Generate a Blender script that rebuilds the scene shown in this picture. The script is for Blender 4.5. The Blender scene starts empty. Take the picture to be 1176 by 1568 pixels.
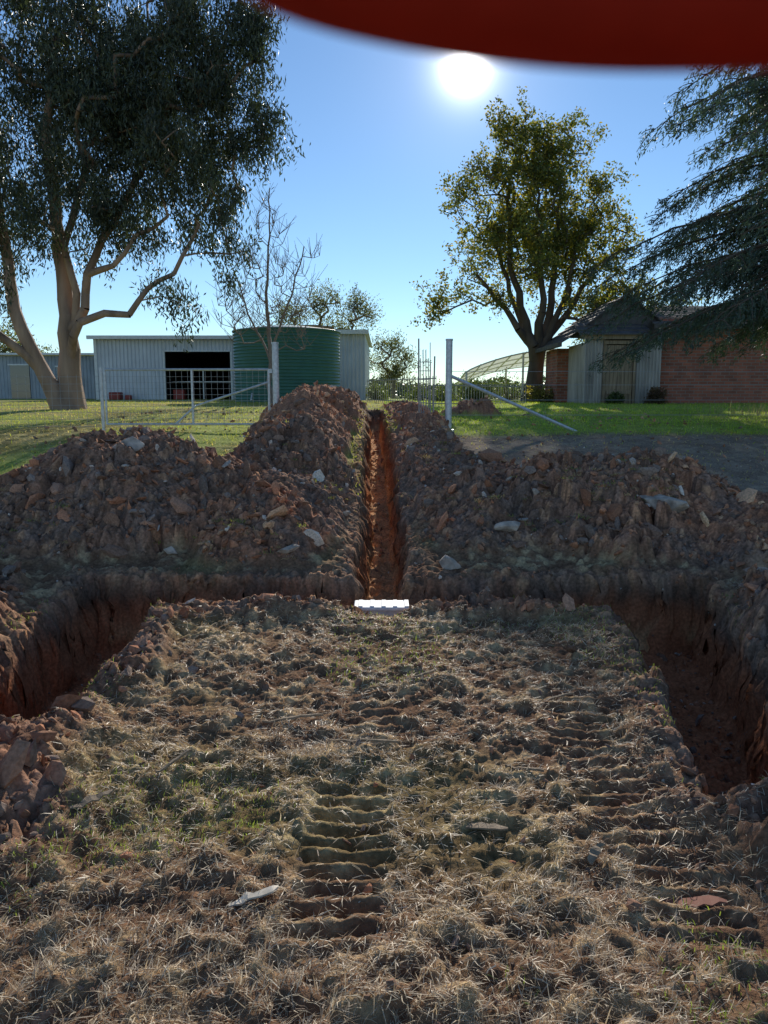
import bpy, bmesh, math, time
import numpy as np
from mathutils import Vector, Matrix
T0=time.time()
rng=np.random.default_rng(7)
scene=bpy.context.scene
R=math.radians

# ------------------------------------------------------------ helpers
def link(o):
    scene.collection.objects.link(o); return o
def empty(name):
    e=bpy.data.objects.new(name,None); return link(e)
def mk(name,v,faces,mat=None,col=None,smooth=False,parent=None,matidx=None):
    v=np.asarray(v,dtype=np.float32).reshape(-1,3)
    if isinstance(faces,np.ndarray): faces=[faces]
    faces=[np.asarray(f,dtype=np.int32) for f in faces if len(f)]
    me=bpy.data.meshes.new(name)
    me.vertices.add(len(v)); me.vertices.foreach_set('co',v.ravel())
    loops=np.concatenate([f.ravel() for f in faces])
    tot=np.concatenate([np.full(len(f),f.shape[1],dtype=np.int32) for f in faces])
    st=np.concatenate([[0],np.cumsum(tot)[:-1]]).astype(np.int32)
    me.loops.add(len(loops)); me.loops.foreach_set('vertex_index',loops)
    me.polygons.add(len(tot)); me.polygons.foreach_set('loop_start',st)
    me.update(calc_edges=True)
    if col is not None:
        a=me.color_attributes.new('Col','FLOAT_COLOR','POINT')
        c=np.ones((len(v),4),dtype=np.float32); c[:,:3]=col
        a.data.foreach_set('color',c.ravel())
    if smooth: me.shade_smooth()
    else: me.shade_flat()
    if mat: me.materials.append(mat)
    o=link(bpy.data.objects.new(name,me))
    if parent: o.parent=parent
    return o
def place(e,pivot,loc,scale):
    """model built around pivot, set down at loc with its real size"""
    e.location=loc; e.scale=(scale,)*3
    for c in e.children: c.matrix_parent_inverse=Matrix.Translation(-Vector(pivot))
def h2(ix,iy,seed):
    n=(ix.astype(np.int64)*374761393+iy.astype(np.int64)*668265263+seed*1274126177)&0xffffffff
    n=((n^(n>>13))*1274126177)&0xffffffff
    n=n^(n>>16)
    return (n&0xffffff)/float(0xffffff)
def vn(x,y,seed=0):
    ix=np.floor(x);iy=np.floor(y);fx=x-ix;fy=y-iy
    fx=fx*fx*(3-2*fx);fy=fy*fy*(3-2*fy)
    a=h2(ix,iy,seed);b=h2(ix+1,iy,seed);c=h2(ix,iy+1,seed);d=h2(ix+1,iy+1,seed)
    return (a*(1-fx)+b*fx)*(1-fy)+(c*(1-fx)+d*fx)*fy
def fbm(x,y,sc,seed=0,oc=4):
    s=0;a=1;t=0
    for i in range(oc):
        s=s+a*(vn(x*sc*2**i+i*17.3,y*sc*2**i-i*9.1,seed+i)*2-1);t+=a;a*=.5
    return s/t
def clod(x,y,s,seed):
    X=x/s;Y=y/s;ix=np.floor(X);iy=np.floor(Y)
    best=np.full(X.shape,9.);r=np.zeros(X.shape);sl=np.zeros(X.shape)
    for dx in(-1,0,1):
        for dy in(-1,0,1):
            cx=ix+dx;cy=iy+dy
            px=cx+h2(cx,cy,seed);py=cy+h2(cx,cy,seed+1)
            ddx=X-px;ddy=Y-py;d=np.sqrt(ddx*ddx+ddy*ddy)
            m=d<best
            best=np.where(m,d,best)
            r=np.where(m,h2(cx,cy,seed+2),r)
            sl=np.where(m,(h2(cx,cy,seed+3)-.5)*ddx*1.6+(h2(cx,cy,seed+4)-.5)*ddy*1.6,sl)
    return s*(r*.55+sl*.8-np.maximum(0,best-.3)*.7), r
def sst(a,b,x):
    t=np.clip((x-a)/(b-a),0,1); return t*t*(3-2*t)
GY=[-60,0,5.5,6.5,9,12,13.5,18,26,45,90,200,1000,4000]
GZ=[-.6,0,0.0,.1,.47,.93,1.06,1.18,1.34,1.5,1.35,.5,-4,-12]
def gz(y):
    return .5*np.interp(y,GY,GZ)+.25*np.interp(y-.5,GY,GZ)+.25*np.interp(y+.5,GY,GZ)
HEAPS=[(-2.65,8.3,1.8,1.7,.70),(-3.6,7.8,1.9,1.4,.30),(-5.2,7.4,1.6,1.1,.08),(-1.15,7.9,.95,1.6,.36),
 (-3.15,5.0,.75,1.5,.22),(-1.8,2.7,.72,.78,.19),(-2.3,3.0,.6,.6,.2),(-1.5,3.4,.35,.5,.08),
 (2.4,8.0,1.5,1.5,.56),(1.15,8.6,.9,2.1,.27),(3.6,7.4,1.6,1.15,.32),(4.9,6.8,1.6,1.0,.10),
 (2.95,4.4,.75,1.7,.30),(1.38,2.75,.33,.55,.09),(2.0,17.5,.75,.7,.34),
 (-.9,5.45,.8,.30,.08),(.75,5.45,.8,.32,.11),(-1.5,4.6,.3,.9,.10),(-1.35,5.3,.35,.3,.06)]
def tcx(y): return -.03-.018*np.maximum(0,y-8)
def H(x,y):
    g=gz(y)
    w1=fbm(x,y,1.1,3,3)
    heap=np.zeros(x.shape)
    wx=x+.34*fbm(x,y,1.1,11,4); wy=y+.32*fbm(x,y,1.1,21,4)
    for cx,cy,rx,ry,A in HEAPS:
        r2=((wx-cx)/rx)**2+((wy-cy)/ry)**2
        b=A*np.clip(1-r2,0,1)**1.15
        heap=np.maximum(heap,b)+.25*np.minimum(heap,b)
    yl=sst(8,9.5,y)*(1-sst(22,24,y))
    rl=np.clip(1-((wx-(tcx(y)-1.20))/.88)**2,0,1)*.41*yl*(.8+.6*vn(y*1.1,y*0,5)+.014*(y-8))
    rr=np.clip(1-((wx-(tcx(y)+.72))/.6)**2,0,1)*.17*yl*(.5+1.0*vn(y*.9,y*0,6))
    heap=np.maximum(heap,np.maximum(rl,rr))
    e=.13*fbm(x,y,1.8,31,5)
    sd=np.maximum(np.maximum(np.abs(x-tcx(y))-.20,5.8-y),y-21)+.45*e
    s2=np.maximum(np.abs(y-5.98)-.26,np.abs(x+.05)-2.3)
    s2=np.minimum(s2,np.maximum(np.maximum(np.abs(x+2.08)-.36,3.5-y),y-6.2))
    xi=1.38+(y-3.3)*.18
    s2=np.minimum(s2,np.maximum(np.maximum(np.abs(x-(xi+.34))-.34,2.9-y),y-6.2))
    sd=np.minimum(sd,s2+e*.9)
    t=sst(.05,-.09,sd)
    hs=sst(-.02,.30,sd)
    heap=heap*(.25+.75*hs)
    sp=sst(.015,.09,heap)
    rough=np.clip(sp+sst(.30,.05,sd)*.7+t,0,1)
    far=1/(1+np.maximum(0,y-16)*.12)
    patch=.4+1.1*sst(.35,.65,fbm(x,y,1.3,39,3)*.5+.5)
    big,rb=clod(x+.1*w1,y+.1*w1,.34,35); c1,r1=clod(x+.1*w1,y,.15,41); c2,r2=clod(x,y+.05*w1,.07,51); c3,r3=clod(x,y,.033,61)
    z=g+heap+rough*(big*.42*sp*patch+c1*.5*patch+c2*.62+c3*.65+.10*fbm(x,y,2.2,37,4)*sp)*far
    fg=(1-sp)*sst(9,6.5,y)*sst(.0,.2,sd)
    cn=.6*fbm(x,y,10,71,4)+.4*fbm(x,y,3.2,75,3)
    clump=np.clip(cn+.10,0,1)
    ax=np.abs(x+.14-.05*(y-2.5)+.03*fbm(x,y,4,6,2)); bx=np.abs(x-.98)
    tr=.95*sst(.18,.12,ax)*sst(1.95,2.1,y)*sst(3.2,2.9,y)+.6*sst(.2,.15,bx)*sst(1.9,2.2,y)*sst(4.4,3.8,y)+.35*sst(.16,.12,np.abs(x+.05))*sst(3.3,3.5,y)*sst(4.6,4.2,y)
    z=z+fg*(.05*fbm(x,y,1.3,81,3)+(1-.75*tr)*(.080*clump+.02*fbm(x,y,26,91,3)+.26*c2)+.32*c3)
    rib=np.sin(y*2*math.pi/.10+2.0*fbm(x,y,3,5,3))
    z=z+fg*tr*(-.025+.026*np.clip(rib*1.8,-1,1)*(.55+.7*vn(x*5,y*5,9)))
    z=z+(1-sp)*sst(9,11,y)*sst(40,25,y)*(.03*fbm(x,y,.8,95,3)+.012*fbm(x,y,6,96,3))
    z=z-.09*np.exp(-(x/.3)**2)*sst(5.2,5.6,y)*(y<5.9)
    dep=.60+.05*sst(9,12,y)
    floor=g-dep*(1-.8*sst(19,21,y))+.35*c1+.5*c2+.3*c3+.05*fbm(x,y,2,38,3)
    zz=z*(1-t)+floor*t+t*(1-t)*4*(.3*c1+.3*c2)
    return zz,dict(sp=sp,t=t,sd=sd,depth=(g+heap)-zz,r1=r1,r2=r2,r3=r3,rb=rb,heap=heap,clump=clump,cn=cn,tr=tr)
def mixc(a,b,t): 
    t=t[:,None]; return a*(1-t)+b*t
def C(*a): return np.array(a)[None,:]
def groundcol(x,y,m):
    n=fbm(x,y,.7,101,4)*.5+.5; n2=fbm(x,y,4,111,4)*.5+.5; n3=fbm(x,y,14,121,3)*.5+.5
    one=np.ones((len(x),1))
    dry=mixc(C(.25,.145,.085),C(.50,.36,.20),sst(.40,.66,n3*.6+n2*.4)); dry=mixc(dry,C(.19,.105,.062)*one,sst(.08,-.15,m['cn'])*.8)
    green=mixc(C(.13,.17,.04),C(.26,.30,.09),n2)
    gm=sst(.55,.72,n)*.25
    base=mixc(dry,green,gm*sst(1,3,y))
    lushR=sst(12.2,13.2,y+.5*(n-.5))*(x>0)
    lushL=sst(8.5,9.5,y)*(x<=0)*(.35+.5*sst(.3,.7,n))
    base=mixc(base,mixc(C(.21,.29,.04),C(.46,.52,.12),n2),np.clip(lushR+lushL,0,1)*sst(.1,.45,n2+.2))
    midR=sst(8,9,y)*sst(13.2,12.2,y)*(x>0)
    base=mixc(base,mixc(C(.24,.17,.12),C(.38,.31,.23),n2),midR*.8)
    red=C(.47,.215,.12); brn=C(.28,.16,.105); gry=C(.25,.185,.145); org=C(.60,.33,.18)
    a=m['r1']*.4+m['r2']*.3+m['r3']*.3
    sc=mixc(brn,red,sst(.38,.80,a*.4+n*.6)*(.35+.65*sst(4,6,y))); sc=mixc(sc,gry*one,sst(.56,.3,n2)*.6); sc=mixc(sc,org,sst(.84,.95,m['r2'])*.6*sst(3,6,y))
    sc=sc*(.58+.72*m['r3'][:,None])
    farred=sst(9,14,y)*.7; sc=mixc(sc,mixc(red*1.1,brn,n2),farred*(m['heap']>.05))
    c=mixc(base,sc,np.clip(m['sp']+sst(.3,.05,m['sd'])*.8,0,1))
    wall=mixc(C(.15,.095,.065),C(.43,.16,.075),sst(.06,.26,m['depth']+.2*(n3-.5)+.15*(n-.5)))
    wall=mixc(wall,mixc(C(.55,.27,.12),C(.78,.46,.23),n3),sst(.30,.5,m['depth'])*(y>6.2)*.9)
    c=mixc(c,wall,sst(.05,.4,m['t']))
    return np.clip(c*(.8+.4*n3[:,None]),0,.85)

# ------------------------------------------------------------ materials
def newmat(name):
    m=bpy.data.materials.new(name); m.use_nodes=True; nt=m.node_tree; nt.nodes.clear()
    out=nt.nodes.new('ShaderNodeOutputMaterial'); return m,nt,out
def N(nt,t,**k):
    n=nt.nodes.new(t)
    for a,b in k.items(): setattr(n,a,b)
    return n
def pmat(name,col=(.5,.5,.5),rough=.7,metal=0,attr=False,var=.25,vscale=8,bump=0,bscale=40,spec=.3,transl=0,tcol=None,stretch=(1,1,1)):
    m,nt,out=newmat(name); L=nt.links
    p=N(nt,'ShaderNodeBsdfPrincipled'); p.inputs['Roughness'].default_value=rough; p.inputs['Metallic'].default_value=metal
    p.inputs['Specular IOR Level'].default_value=spec
    tc=N(nt,'ShaderNodeTexCoord'); mp=N(nt,'ShaderNodeMapping'); mp.inputs['Scale'].default_value=stretch
    L.new(tc.outputs['Object'],mp.inputs['Vector'])
    nz=N(nt,'ShaderNodeTexNoise'); nz.inputs['Scale'].default_value=vscale; nz.inputs['Detail'].default_value=5
    L.new(mp.outputs[0],nz.inputs['Vector'])
    mr=N(nt,'ShaderNodeMapRange'); mr.inputs['From Min'].default_value=.3; mr.inputs['From Max'].default_value=.7
    mr.inputs['To Min'].default_value=1-var; mr.inputs['To Max'].default_value=1+var
    L.new(nz.outputs['Fac'],mr.inputs['Value'])
    mx=N(nt,'ShaderNodeMix',data_type='RGBA',blend_type='MULTIPLY'); mx.inputs['Factor'].default_value=1
    if attr:
        at=N(nt,'ShaderNodeAttribute',attribute_name='Col'); L.new(at.outputs['Color'],mx.inputs['A'])
    else: mx.inputs['A'].default_value=(*col,1)
    if var>0: L.new(mr.outputs[0],mx.inputs['B'])
    else: mx.inputs['B'].default_value=(1,1,1,1)
    L.new(mx.outputs['Result'],p.inputs['Base Color'])
    if bump:
        nb=N(nt,'ShaderNodeTexNoise'); nb.inputs['Scale'].default_value=bscale; nb.inputs['Detail'].default_value=6; nb.inputs['Roughness'].default_value=.65
        L.new(mp.outputs[0],nb.inputs['Vector'])
        b=N(nt,'ShaderNodeBump'); b.inputs['Strength'].default_value=1; b.inputs['Distance'].default_value=bump
        L.new(nb.outputs['Fac'],b.inputs['Height']); L.new(b.outputs[0],p.inputs['Normal'])
    if transl:
        tr=N(nt,'ShaderNodeBsdfTranslucent')
        if tcol:
            m2=N(nt,'ShaderNodeMix',data_type='RGBA',blend_type='MULTIPLY'); m2.inputs['Factor'].default_value=1
            L.new(mx.outputs['Result'],m2.inputs['A']); m2.inputs['B'].default_value=(*tcol,1); L.new(m2.outputs['Result'],tr.inputs['Color'])
        else: L.new(mx.outputs['Result'],tr.inputs['Color'])
        ms=N(nt,'ShaderNodeMixShader'); ms.inputs[0].default_value=transl
        L.new(p.outputs[0],ms.inputs[1]); L.new(tr.outputs[0],ms.inputs[2]); L.new(ms.outputs[0],out.inputs[0])
    else: L.new(p.outputs[0],out.inputs[0])
    return m
M_ground=pmat('ground_soil',attr=True,rough=1,var=.35,vscale=45,bump=.012,bscale=60,spec=.05)
M_clod=pmat('clods',attr=True,rough=1,var=.3,vscale=60,bump=.006,bscale=90,spec=.1)
M_straw=pmat('straw',attr=True,rough=.5,var=0,spec=.5,transl=.38,tcol=(1.1,1,.85))
M_grass=pmat('grass_blades',attr=True,rough=.6,var=0,spec=.3,transl=.5,tcol=(1.5,1.4,.6))
M_eleaf=pmat('gum_leaves',attr=True,rough=.42,var=0,spec=.5,transl=.22,tcol=(1.5,1.6,.7))
M_rleaf=pmat('broad_leaves',attr=True,rough=.5,var=0,spec=.4,transl=.45,tcol=(2.5,2.3,.7))
M_cleaf=pmat('needles',attr=True,rough=.5,var=0,spec=.4,transl=.25,tcol=(1.3,1.5,.8))
M_gumbark=pmat('gum_bark',(.32,.215,.15),rough=.8,var=.6,vscale=2.2,bump=.03,bscale=9,stretch=(1,1,.22))
M_bark=pmat('bark',(.12,.09,.065),rough=.9,var=.3,vscale=6,bump=.02,bscale=20,stretch=(1,1,.3))
M_twig=pmat('pale_twigs',(.27,.22,.19),rough=.9,var=.2)
M_galv=pmat('galvanised_steel',(.55,.57,.59),rough=.45,metal=.5,var=.2,vscale=20)
M_wire=pmat('wire',(.42,.43,.44),rough=.5,metal=.5,var=0)
M_shed=pmat('zinc_cladding',(.60,.62,.66),rough=.5,metal=.15,var=.1,vscale=1.5)
M_shed2=pmat('grey_cladding',(.36,.39,.42),rough=.6,metal=.2,var=.15,vscale=1.5)
M_roofm=pmat('sheet_roof',(.55,.57,.6),rough=.4,metal=.4,var=.1,vscale=2)
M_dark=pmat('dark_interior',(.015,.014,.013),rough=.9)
M_tank=pmat('tank_green',(.06,.18,.15),rough=.45,var=.12,vscale=2,spec=.5)
M_white=pmat('white_paint',(.75,.75,.73),rough=.5,var=.08)
M_wood=pmat('weathered_wood',(.28,.21,.14),rough=.85,var=.35,vscale=4,bump=.004,bscale=20,stretch=(6,6,.5))
M_iron=pmat('corrugated_iron',(.40,.37,.34),rough=.6,metal=.25,var=.35,vscale=3,stretch=(1,1,.3))
M_tile=pmat('roof_tiles',(.11,.10,.095),rough=.85,var=.3,vscale=6,bump=.01,bscale=10)
M_glass=pmat('window_glass',(.05,.07,.09),rough=.1,var=.05,spec=.8)
M_poly=pmat('translucent_roof',(.82,.86,.66),rough=.5,var=.08,transl=.7)
M_rock=pmat('pale_rock',(.50,.41,.33),rough=.95,var=.45,vscale=12,bump=.02,bscale=25)
M_foam=pmat('white_board',(.74,.76,.76),rough=.6,var=.15,vscale=15)
M_red=pmat('red_plastic',(.30,.05,.04),rough=.5)
M_skin=pmat('skin',(.26,.05,.032),rough=.7,var=.12,vscale=200,spec=.08,transl=.36,tcol=(2.0,.14,.12))
M_sleeve=pmat('sleeve_fabric',(.04,.05,.09),rough=.95,bump=.001,bscale=600)
# brick
M_brick,nt,out=newmat('red_brick'); L=nt.links
tc=N(nt,'ShaderNodeTexCoord'); sx=N(nt,'ShaderNodeSeparateXYZ'); L.new(tc.outputs['Object'],sx.inputs[0])
ad=N(nt,'ShaderNodeMath',operation='ADD'); L.new(sx.outputs[0],ad.inputs[0]); L.new(sx.outputs[1],ad.inputs[1])
cb=N(nt,'ShaderNodeCombineXYZ'); L.new(ad.outputs[0],cb.inputs[0]); L.new(sx.outputs[2],cb.inputs[1])
bt=N(nt,'ShaderNodeTexBrick'); L.new(cb.outputs[0],bt.inputs['Vector'])
bt.inputs['Color1'].default_value=(.46,.15,.09,1); bt.inputs['Color2'].default_value=(.28,.10,.065,1); bt.inputs['Mortar'].default_value=(.30,.24,.20,1)
bt.inputs['Scale'].default_value=1; bt.inputs['Brick Width'].default_value=.24; bt.inputs['Row Height'].default_value=.086; bt.inputs['Mortar Size'].default_value=.009
p=N(nt,'ShaderNodeBsdfPrincipled'); p.inputs['Roughness'].default_value=.9
nz=N(nt,'ShaderNodeTexNoise'); nz.inputs['Scale'].default_value=2.5; nz.inputs['Detail'].default_value=8; L.new(tc.outputs['Object'],nz.inputs['Vector'])
mr=N(nt,'ShaderNodeMapRange'); mr.inputs['To Min'].default_value=.5; mr.inputs['To Max'].default_value=1.5; L.new(nz.outputs['Fac'],mr.inputs['Value'])
mx=N(nt,'ShaderNodeMix',data_type='RGBA',blend_type='MULTIPLY'); mx.inputs['Factor'].default_value=1
L.new(bt.outputs['Color'],mx.inputs['A']); L.new(mr.outputs[0],mx.inputs['B']); L.new(mx.outputs['Result'],p.inputs['Base Color'])
bb=N(nt,'ShaderNodeBump'); bb.inputs['Distance'].default_value=.01; bb.invert=True; L.new(bt.outputs['Fac'],bb.inputs['Height']); L.new(bb.outputs[0],p.inputs['Normal'])
L.new(p.outputs[0],out.inputs[0])

# ------------------------------------------------------------ geometry helpers
def segs(P0,P1,r0,r1,n=6,cap=False):
    P0=np.asarray(P0,float).reshape(-1,3);P1=np.asarray(P1,float).reshape(-1,3)
    k=len(P0); r0=np.broadcast_to(r0,(k,)).astype(float); r1=np.broadcast_to(r1,(k,)).astype(float)
    d=P1-P0; d/=np.linalg.norm(d,axis=1)[:,None]+1e-9
    ref=np.where(np.abs(d[:,2:3])>.9,np.array([[1.,0,0]]),np.array([[0,0,1.]]))
    u=np.cross(d,ref); u/=np.linalg.norm(u,axis=1)[:,None]+1e-9; w=np.cross(d,u)
    a=np.arange(n)*2*math.pi/n
    ring=u[:,None,:]*np.cos(a)[None,:,None]+w[:,None,:]*np.sin(a)[None,:,None]
    A=P0[:,None]+ring*r0[:,None,None]; B=P1[:,None]+ring*r1[:,None,None]
    V=np.concatenate([A,B],1).reshape(-1,3)
    i=np.arange(n); q=np.stack([i,(i+1)%n,(i+1)%n+n,i+n],1)
    F=(q[None]+np.arange(k)[:,None,None]*2*n).reshape(-1,4)
    fs=[F]
    if cap:
        c=np.stack([i[::-1],i+n],0); fs.append((c[None]+np.arange(k)[:,None,None]*2*n).reshape(-1,n))
    return V,fs
def tubes(name,P0,P1,r,mat,parent=None,n=6,cap=True,r1=None):
    V,F=segs(P0,P1,r,r if r1 is None else r1,n,cap)
    return mk(name,V,F,mat,parent=parent)
BQ=np.array([[0,1,3,2],[4,6,7,5],[0,4,5,1],[2,3,7,6],[0,2,6,4],[1,5,7,3]])
def boxes(name,L,mat,parent=None,bevel=0):
    V=[];F=[]
    for k,(x0,x1,y0,y1,z0,z1) in enumerate(L):
        V+= [(x,y,z) for x in(x0,x1) for y in(y0,y1) for z in(z0,z1)]
        F.append(BQ+8*k)
    o=mk(name,V,np.concatenate(F),mat,parent=parent)
    if bevel:
        b=o.modifiers.new('b','BEVEL'); b.width=bevel; b.segments=2
    return o
def corr(name,p0,p1,z0,z1,mat,parent,pitch=.16,amp=.03,z1b=None):
    p0=np.array(p0,float);p1=np.array(p1,float);Ln=np.linalg.norm(p1-p0);n=max(2,int(Ln/pitch*6))
    t=np.linspace(0,1,n+1); d=(p1-p0)/Ln; nn=np.array([d[1],-d[0]])
    off=np.clip(np.sin(t*Ln/pitch*2*math.pi)*1.5,-1,1)*amp
    xy=p0+np.outer(t*Ln,d)+np.outer(off,nn)
    zt=np.full(n+1,z1) if z1b is None else np.linspace(z1,z1b,n+1)
    V=np.concatenate([np.c_[xy,np.full(n+1,z0)],np.c_[xy,zt]])
    i=np.arange(n); F=np.stack([i,i+1,i+1+n+1,i+n+1],1)
    return mk(name,V,F,mat,parent=parent)

# ------------------------------------------------------------ ground sheet
def geo(a,b,s0,g):
    o=[];v=a;s=s0
    while v<b: s*=g; v+=s; o.append(v)
    return o
xp=list(np.arange(0,3.0,.015))+list(np.arange(3.0,6.0,.028)); xp=np.array(xp+geo(xp[-1],3500,.028,1.09))
xs=np.concatenate([-xp[::-1],xp[1:]])
ys=list(np.arange(1.3,9.5,.015))+list(np.arange(9.5,14,.035)); ys=np.array(ys+geo(ys[-1],4000,.035,1.02))
yb=-np.array(geo(-1.3,80,.03,1.15))[::-1]
ys=np.concatenate([yb,ys])
X,Y=np.meshgrid(xs,ys); X=X.ravel();Y=Y.ravel()
Z,m=H(X,Y)
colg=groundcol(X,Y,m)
# cut faces crumble sideways, not in straight flutes
tt=m['t']; wgt=np.clip(4*tt*(1-tt)*1.5,0,1)*(Y>2)*(Y<22)
s_=X+Y*.8; dX=wgt*(.085*fbm(s_,Z,5,201,4)+.05*(clod(s_,Z,.09,205)[0]/.09)); dY=wgt*(.085*fbm(s_,Z,5,211,4)+.05*(clod(s_,Z,.09,215)[0]/.09))
nx=len(xs);ny=len(ys)
i=np.arange((ny-1)*(nx-1)); r=i//(nx-1);c=i%(nx-1); a=r*nx+c
F=np.stack([a,a+1,a+1+nx,a+nx],1)
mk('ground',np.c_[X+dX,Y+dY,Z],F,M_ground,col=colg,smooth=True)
print('ground',len(X),time.time()-T0)

# ------------------------------------------------------------ clods
def ico(sub):
    bm=bmesh.new(); bmesh.ops.create_icosphere(bm,subdivisions=sub,radius=1)
    v=np.array([p.co[:] for p in bm.verts]); f=np.array([[q.index for q in t.verts] for t in bm.faces]); bm.free(); return v,f
def rotm(n):
    q=rng.normal(size=(n,4)); q/=np.linalg.norm(q,axis=1)[:,None]; w,x,y,z=q.T
    return np.stack([1-2*(y*y+z*z),2*(x*y-z*w),2*(x*z+y*w),2*(x*y+z*w),1-2*(x*x+z*z),2*(y*z-x*w),2*(x*z-y*w),2*(y*z+x*w),1-2*(x*x+y*y)],1).reshape(n,3,3)
def scatter_rocks(name,P,S,col,sub,mat,flat=.55,jit=.28):
    v,f=ico(sub); n=len(P);k=len(v)
    V=v[None]*(1+rng.normal(0,jit,(n,k,1)))
    sc=np.stack([rng.uniform(.8,1.6,n),rng.uniform(.6,1.0,n),rng.uniform(flat*.5,flat*1.3,n)],1)*S[:,None]
    V=V*sc[:,None,:]; V=np.einsum('nij,nkj->nki',rotm(n),V)+P[:,None,:]
    Fc=(f[None]+np.arange(n)[:,None,None]*k).reshape(-1,3)
    return mk(name,V.reshape(-1,3),Fc,mat,col=np.repeat(col,k,0))
def pick(n,x0,x1,y0,y1,fn,persp=True):
    x=rng.uniform(x0,x1,n)
    y=np.exp(rng.uniform(math.log(y0),math.log(y1),n)) if persp else rng.uniform(y0,y1,n)
    z,m=H(x,y); p=fn(x,y,m); k=rng.random(n)<p
    return x[k],y[k],z[k],{a:b[k] for a,b in m.items()}
spoil=lambda x,y,m: np.clip(m['sp']*.95*(.3+.7*sst(.35,.6,fbm(x,y,1.6,171,3)*.5+.5))+sst(.35,.05,m['sd'])*.45+.3*m['t']+.06,0,1)*(m['t']*(1-m['t'])<.2)
def ccol(x,y,n):
    a=rng.random(n)[:,None]; nn=fbm(x,y,.7,101,4)*.5+.5
    pal=np.array([(.28,.165,.11),(.47,.215,.12),(.62,.36,.21),(.26,.19,.15),(.38,.205,.13),(.60,.50,.41)])
    w=rng.random(n)+ (nn-.5)*.9+sst(9,14,y)*.3-.18*sst(6,4,y)
    idx=np.select([w<.28,w<.50,w<.70,w<1.02],[0,3,4,1],2); idx=np.where(rng.random(n)<.045,5,idx)
    return pal[idx]*(.6+.7*a)
x,y,z,mm=pick(60000,-6,6.5,1.4,22,spoil); n=len(x)
S=np.exp(rng.normal(math.log(.0125),.55,n))*(1+sst(7,20,y)*1.3)
S=np.clip(S,.004,.06)*np.where(mm['sp']>.3,1,.7)
scatter_rocks('soil_clods',np.c_[x,y,z+S*.3],S,ccol(x,y,n),1,M_clod); print('small clods',n)
x,y,z,mm=pick(11000,-6,6.5,2.2,18,lambda x,y,m: (.25+.75*spoil(x,y,m))*(m['t']<.1)*(m['sp']>.3)*sst(1.5,5,y)); n=len(x)
S=np.clip(np.exp(rng.normal(math.log(.034),.5,n)),.012,.11)
scatter_rocks('soil_lumps',np.c_[x,y,z+S*.25],S,np.clip(ccol(x,y,n)*1.1,0,.8),1,M_clod,.45,.16); print('big',n)
def rock(name,x,y,s,sx=1.4,mat=M_rock,up=.5,rot=0.,tilt=0.):
    v,f=ico(4); q=np.random.default_rng(int(abs(x*1000)))
    v=v*(1+q.normal(0,.008,(len(v),1)))
    ctr=q.normal(size=(11,3)); ctr/=np.linalg.norm(ctr,axis=1)[:,None]
    dd=np.ones(len(v))
    for c_ in ctr: 
        pr=v@c_; o_=q.uniform(.32,.68); dd=np.minimum(dd,np.where(pr>o_,o_/np.maximum(pr,.01),1))
    v=v*dd[:,None]*np.array([sx,.9,.6])*s*1.25
    Mx=np.array(Matrix.Rotation(rot,3,'Z')@Matrix.Rotation(tilt,3,'X')); v=v@Mx.T
    zz=H(np.array([x]),np.array([y]))[0][0]
    return mk(name,v+np.array([x,y,zz+s*up]),f,mat)
rock('rock',-2.66,7.95,.12,1.3,up=.45,tilt=.6,rot=.2); rock('rock',2.68,7.2,.14,1.7,up=.45,rot=-.6,tilt=.75); rock('rock',1.17,7.1,.08,1.5,up=.5,tilt=.7,rot=.3)
rock('rock',.55,6.5,.09,1.4,up=.4,rot=.6,tilt=.6); rock('rock',-.85,6.65,.07,1.4,tilt=.5,up=.5); rock('rock',-1.95,6.9,.06,1.1,tilt=.8,rot=-.5,up=.5)
# ------------------------------------------------------------ straw and grass
def blades(name,x,y,z,ln,wd,az,el,col,mat,bend=.3):
    n=len(x)
    d=np.stack([np.cos(az)*np.cos(el),np.sin(az)*np.cos(el),np.sin(el)],1)
    s=np.stack([-np.sin(az),np.cos(az),rng.normal(0,.4,n)],1)*wd[:,None]*.5
    P=np.c_[x,y,z]; mid=P+d*ln[:,None]*.55; d2=d.copy(); d2[:,2]-=bend; d2+=rng.normal(0,.15,(n,3)); tip=mid+d2*ln[:,None]*.45
    V=np.stack([P-s,P+s,mid+s*.8,mid-s*.8,tip],1)
    b=np.arange(n)[:,None]*5
    return mk(name,V.reshape(-1,3),[b+np.array([[0,1,2,3]]),b+np.array([[3,2,4]])],mat,col=np.repeat(col,5,0))
fgd=lambda x,y,m:(1-m['sp'])*(m['t']<.05)*sst(.08,.25,m['sd'])*np.clip((.22+2.4*m['clump']+.6*(fbm(x,y,2.5,131,3))+.2*(y<2.4))*(1-.75*m['tr']),0.05,1)
x,y,z,mm=pick(270000,-2.6,3.0,1.35,6.2,fgd); n=len(x); print('straw',n)
pal=np.array([(.82,.66,.42),(.68,.52,.32),(.82,.74,.56),(.42,.28,.17),(.58,.47,.33)])
col=pal[rng.integers(0,5,n)]*rng.uniform(.7,1.05,(n,1))
cl=fbm(x,y,3,141,2)*3
blades('dry_grass',x,y,z+.003,rng.uniform(.015,.07,n),rng.uniform(.0012,.003,n)*(.7+.17*y),cl+rng.normal(0,1.2,n),rng.normal(.2,.32,n),col,M_straw)
gm=lambda x,y,m:(1-m['sp'])*(m['t']<.05)*sst(.12,.45,fbm(x,y,1.1,151,4)+.4*np.exp(-((x+1.25)/.25)**2-((y-2.4)/.4)**2)+.45*np.exp(-((x-1.5)/.3)**2)*(y>3.5)+.3*(y>5)*(x<-.8))
x,y,z,mm=pick(60000,-2.6,3.0,1.35,6.2,gm); n=len(x); print('green',n)
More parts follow.
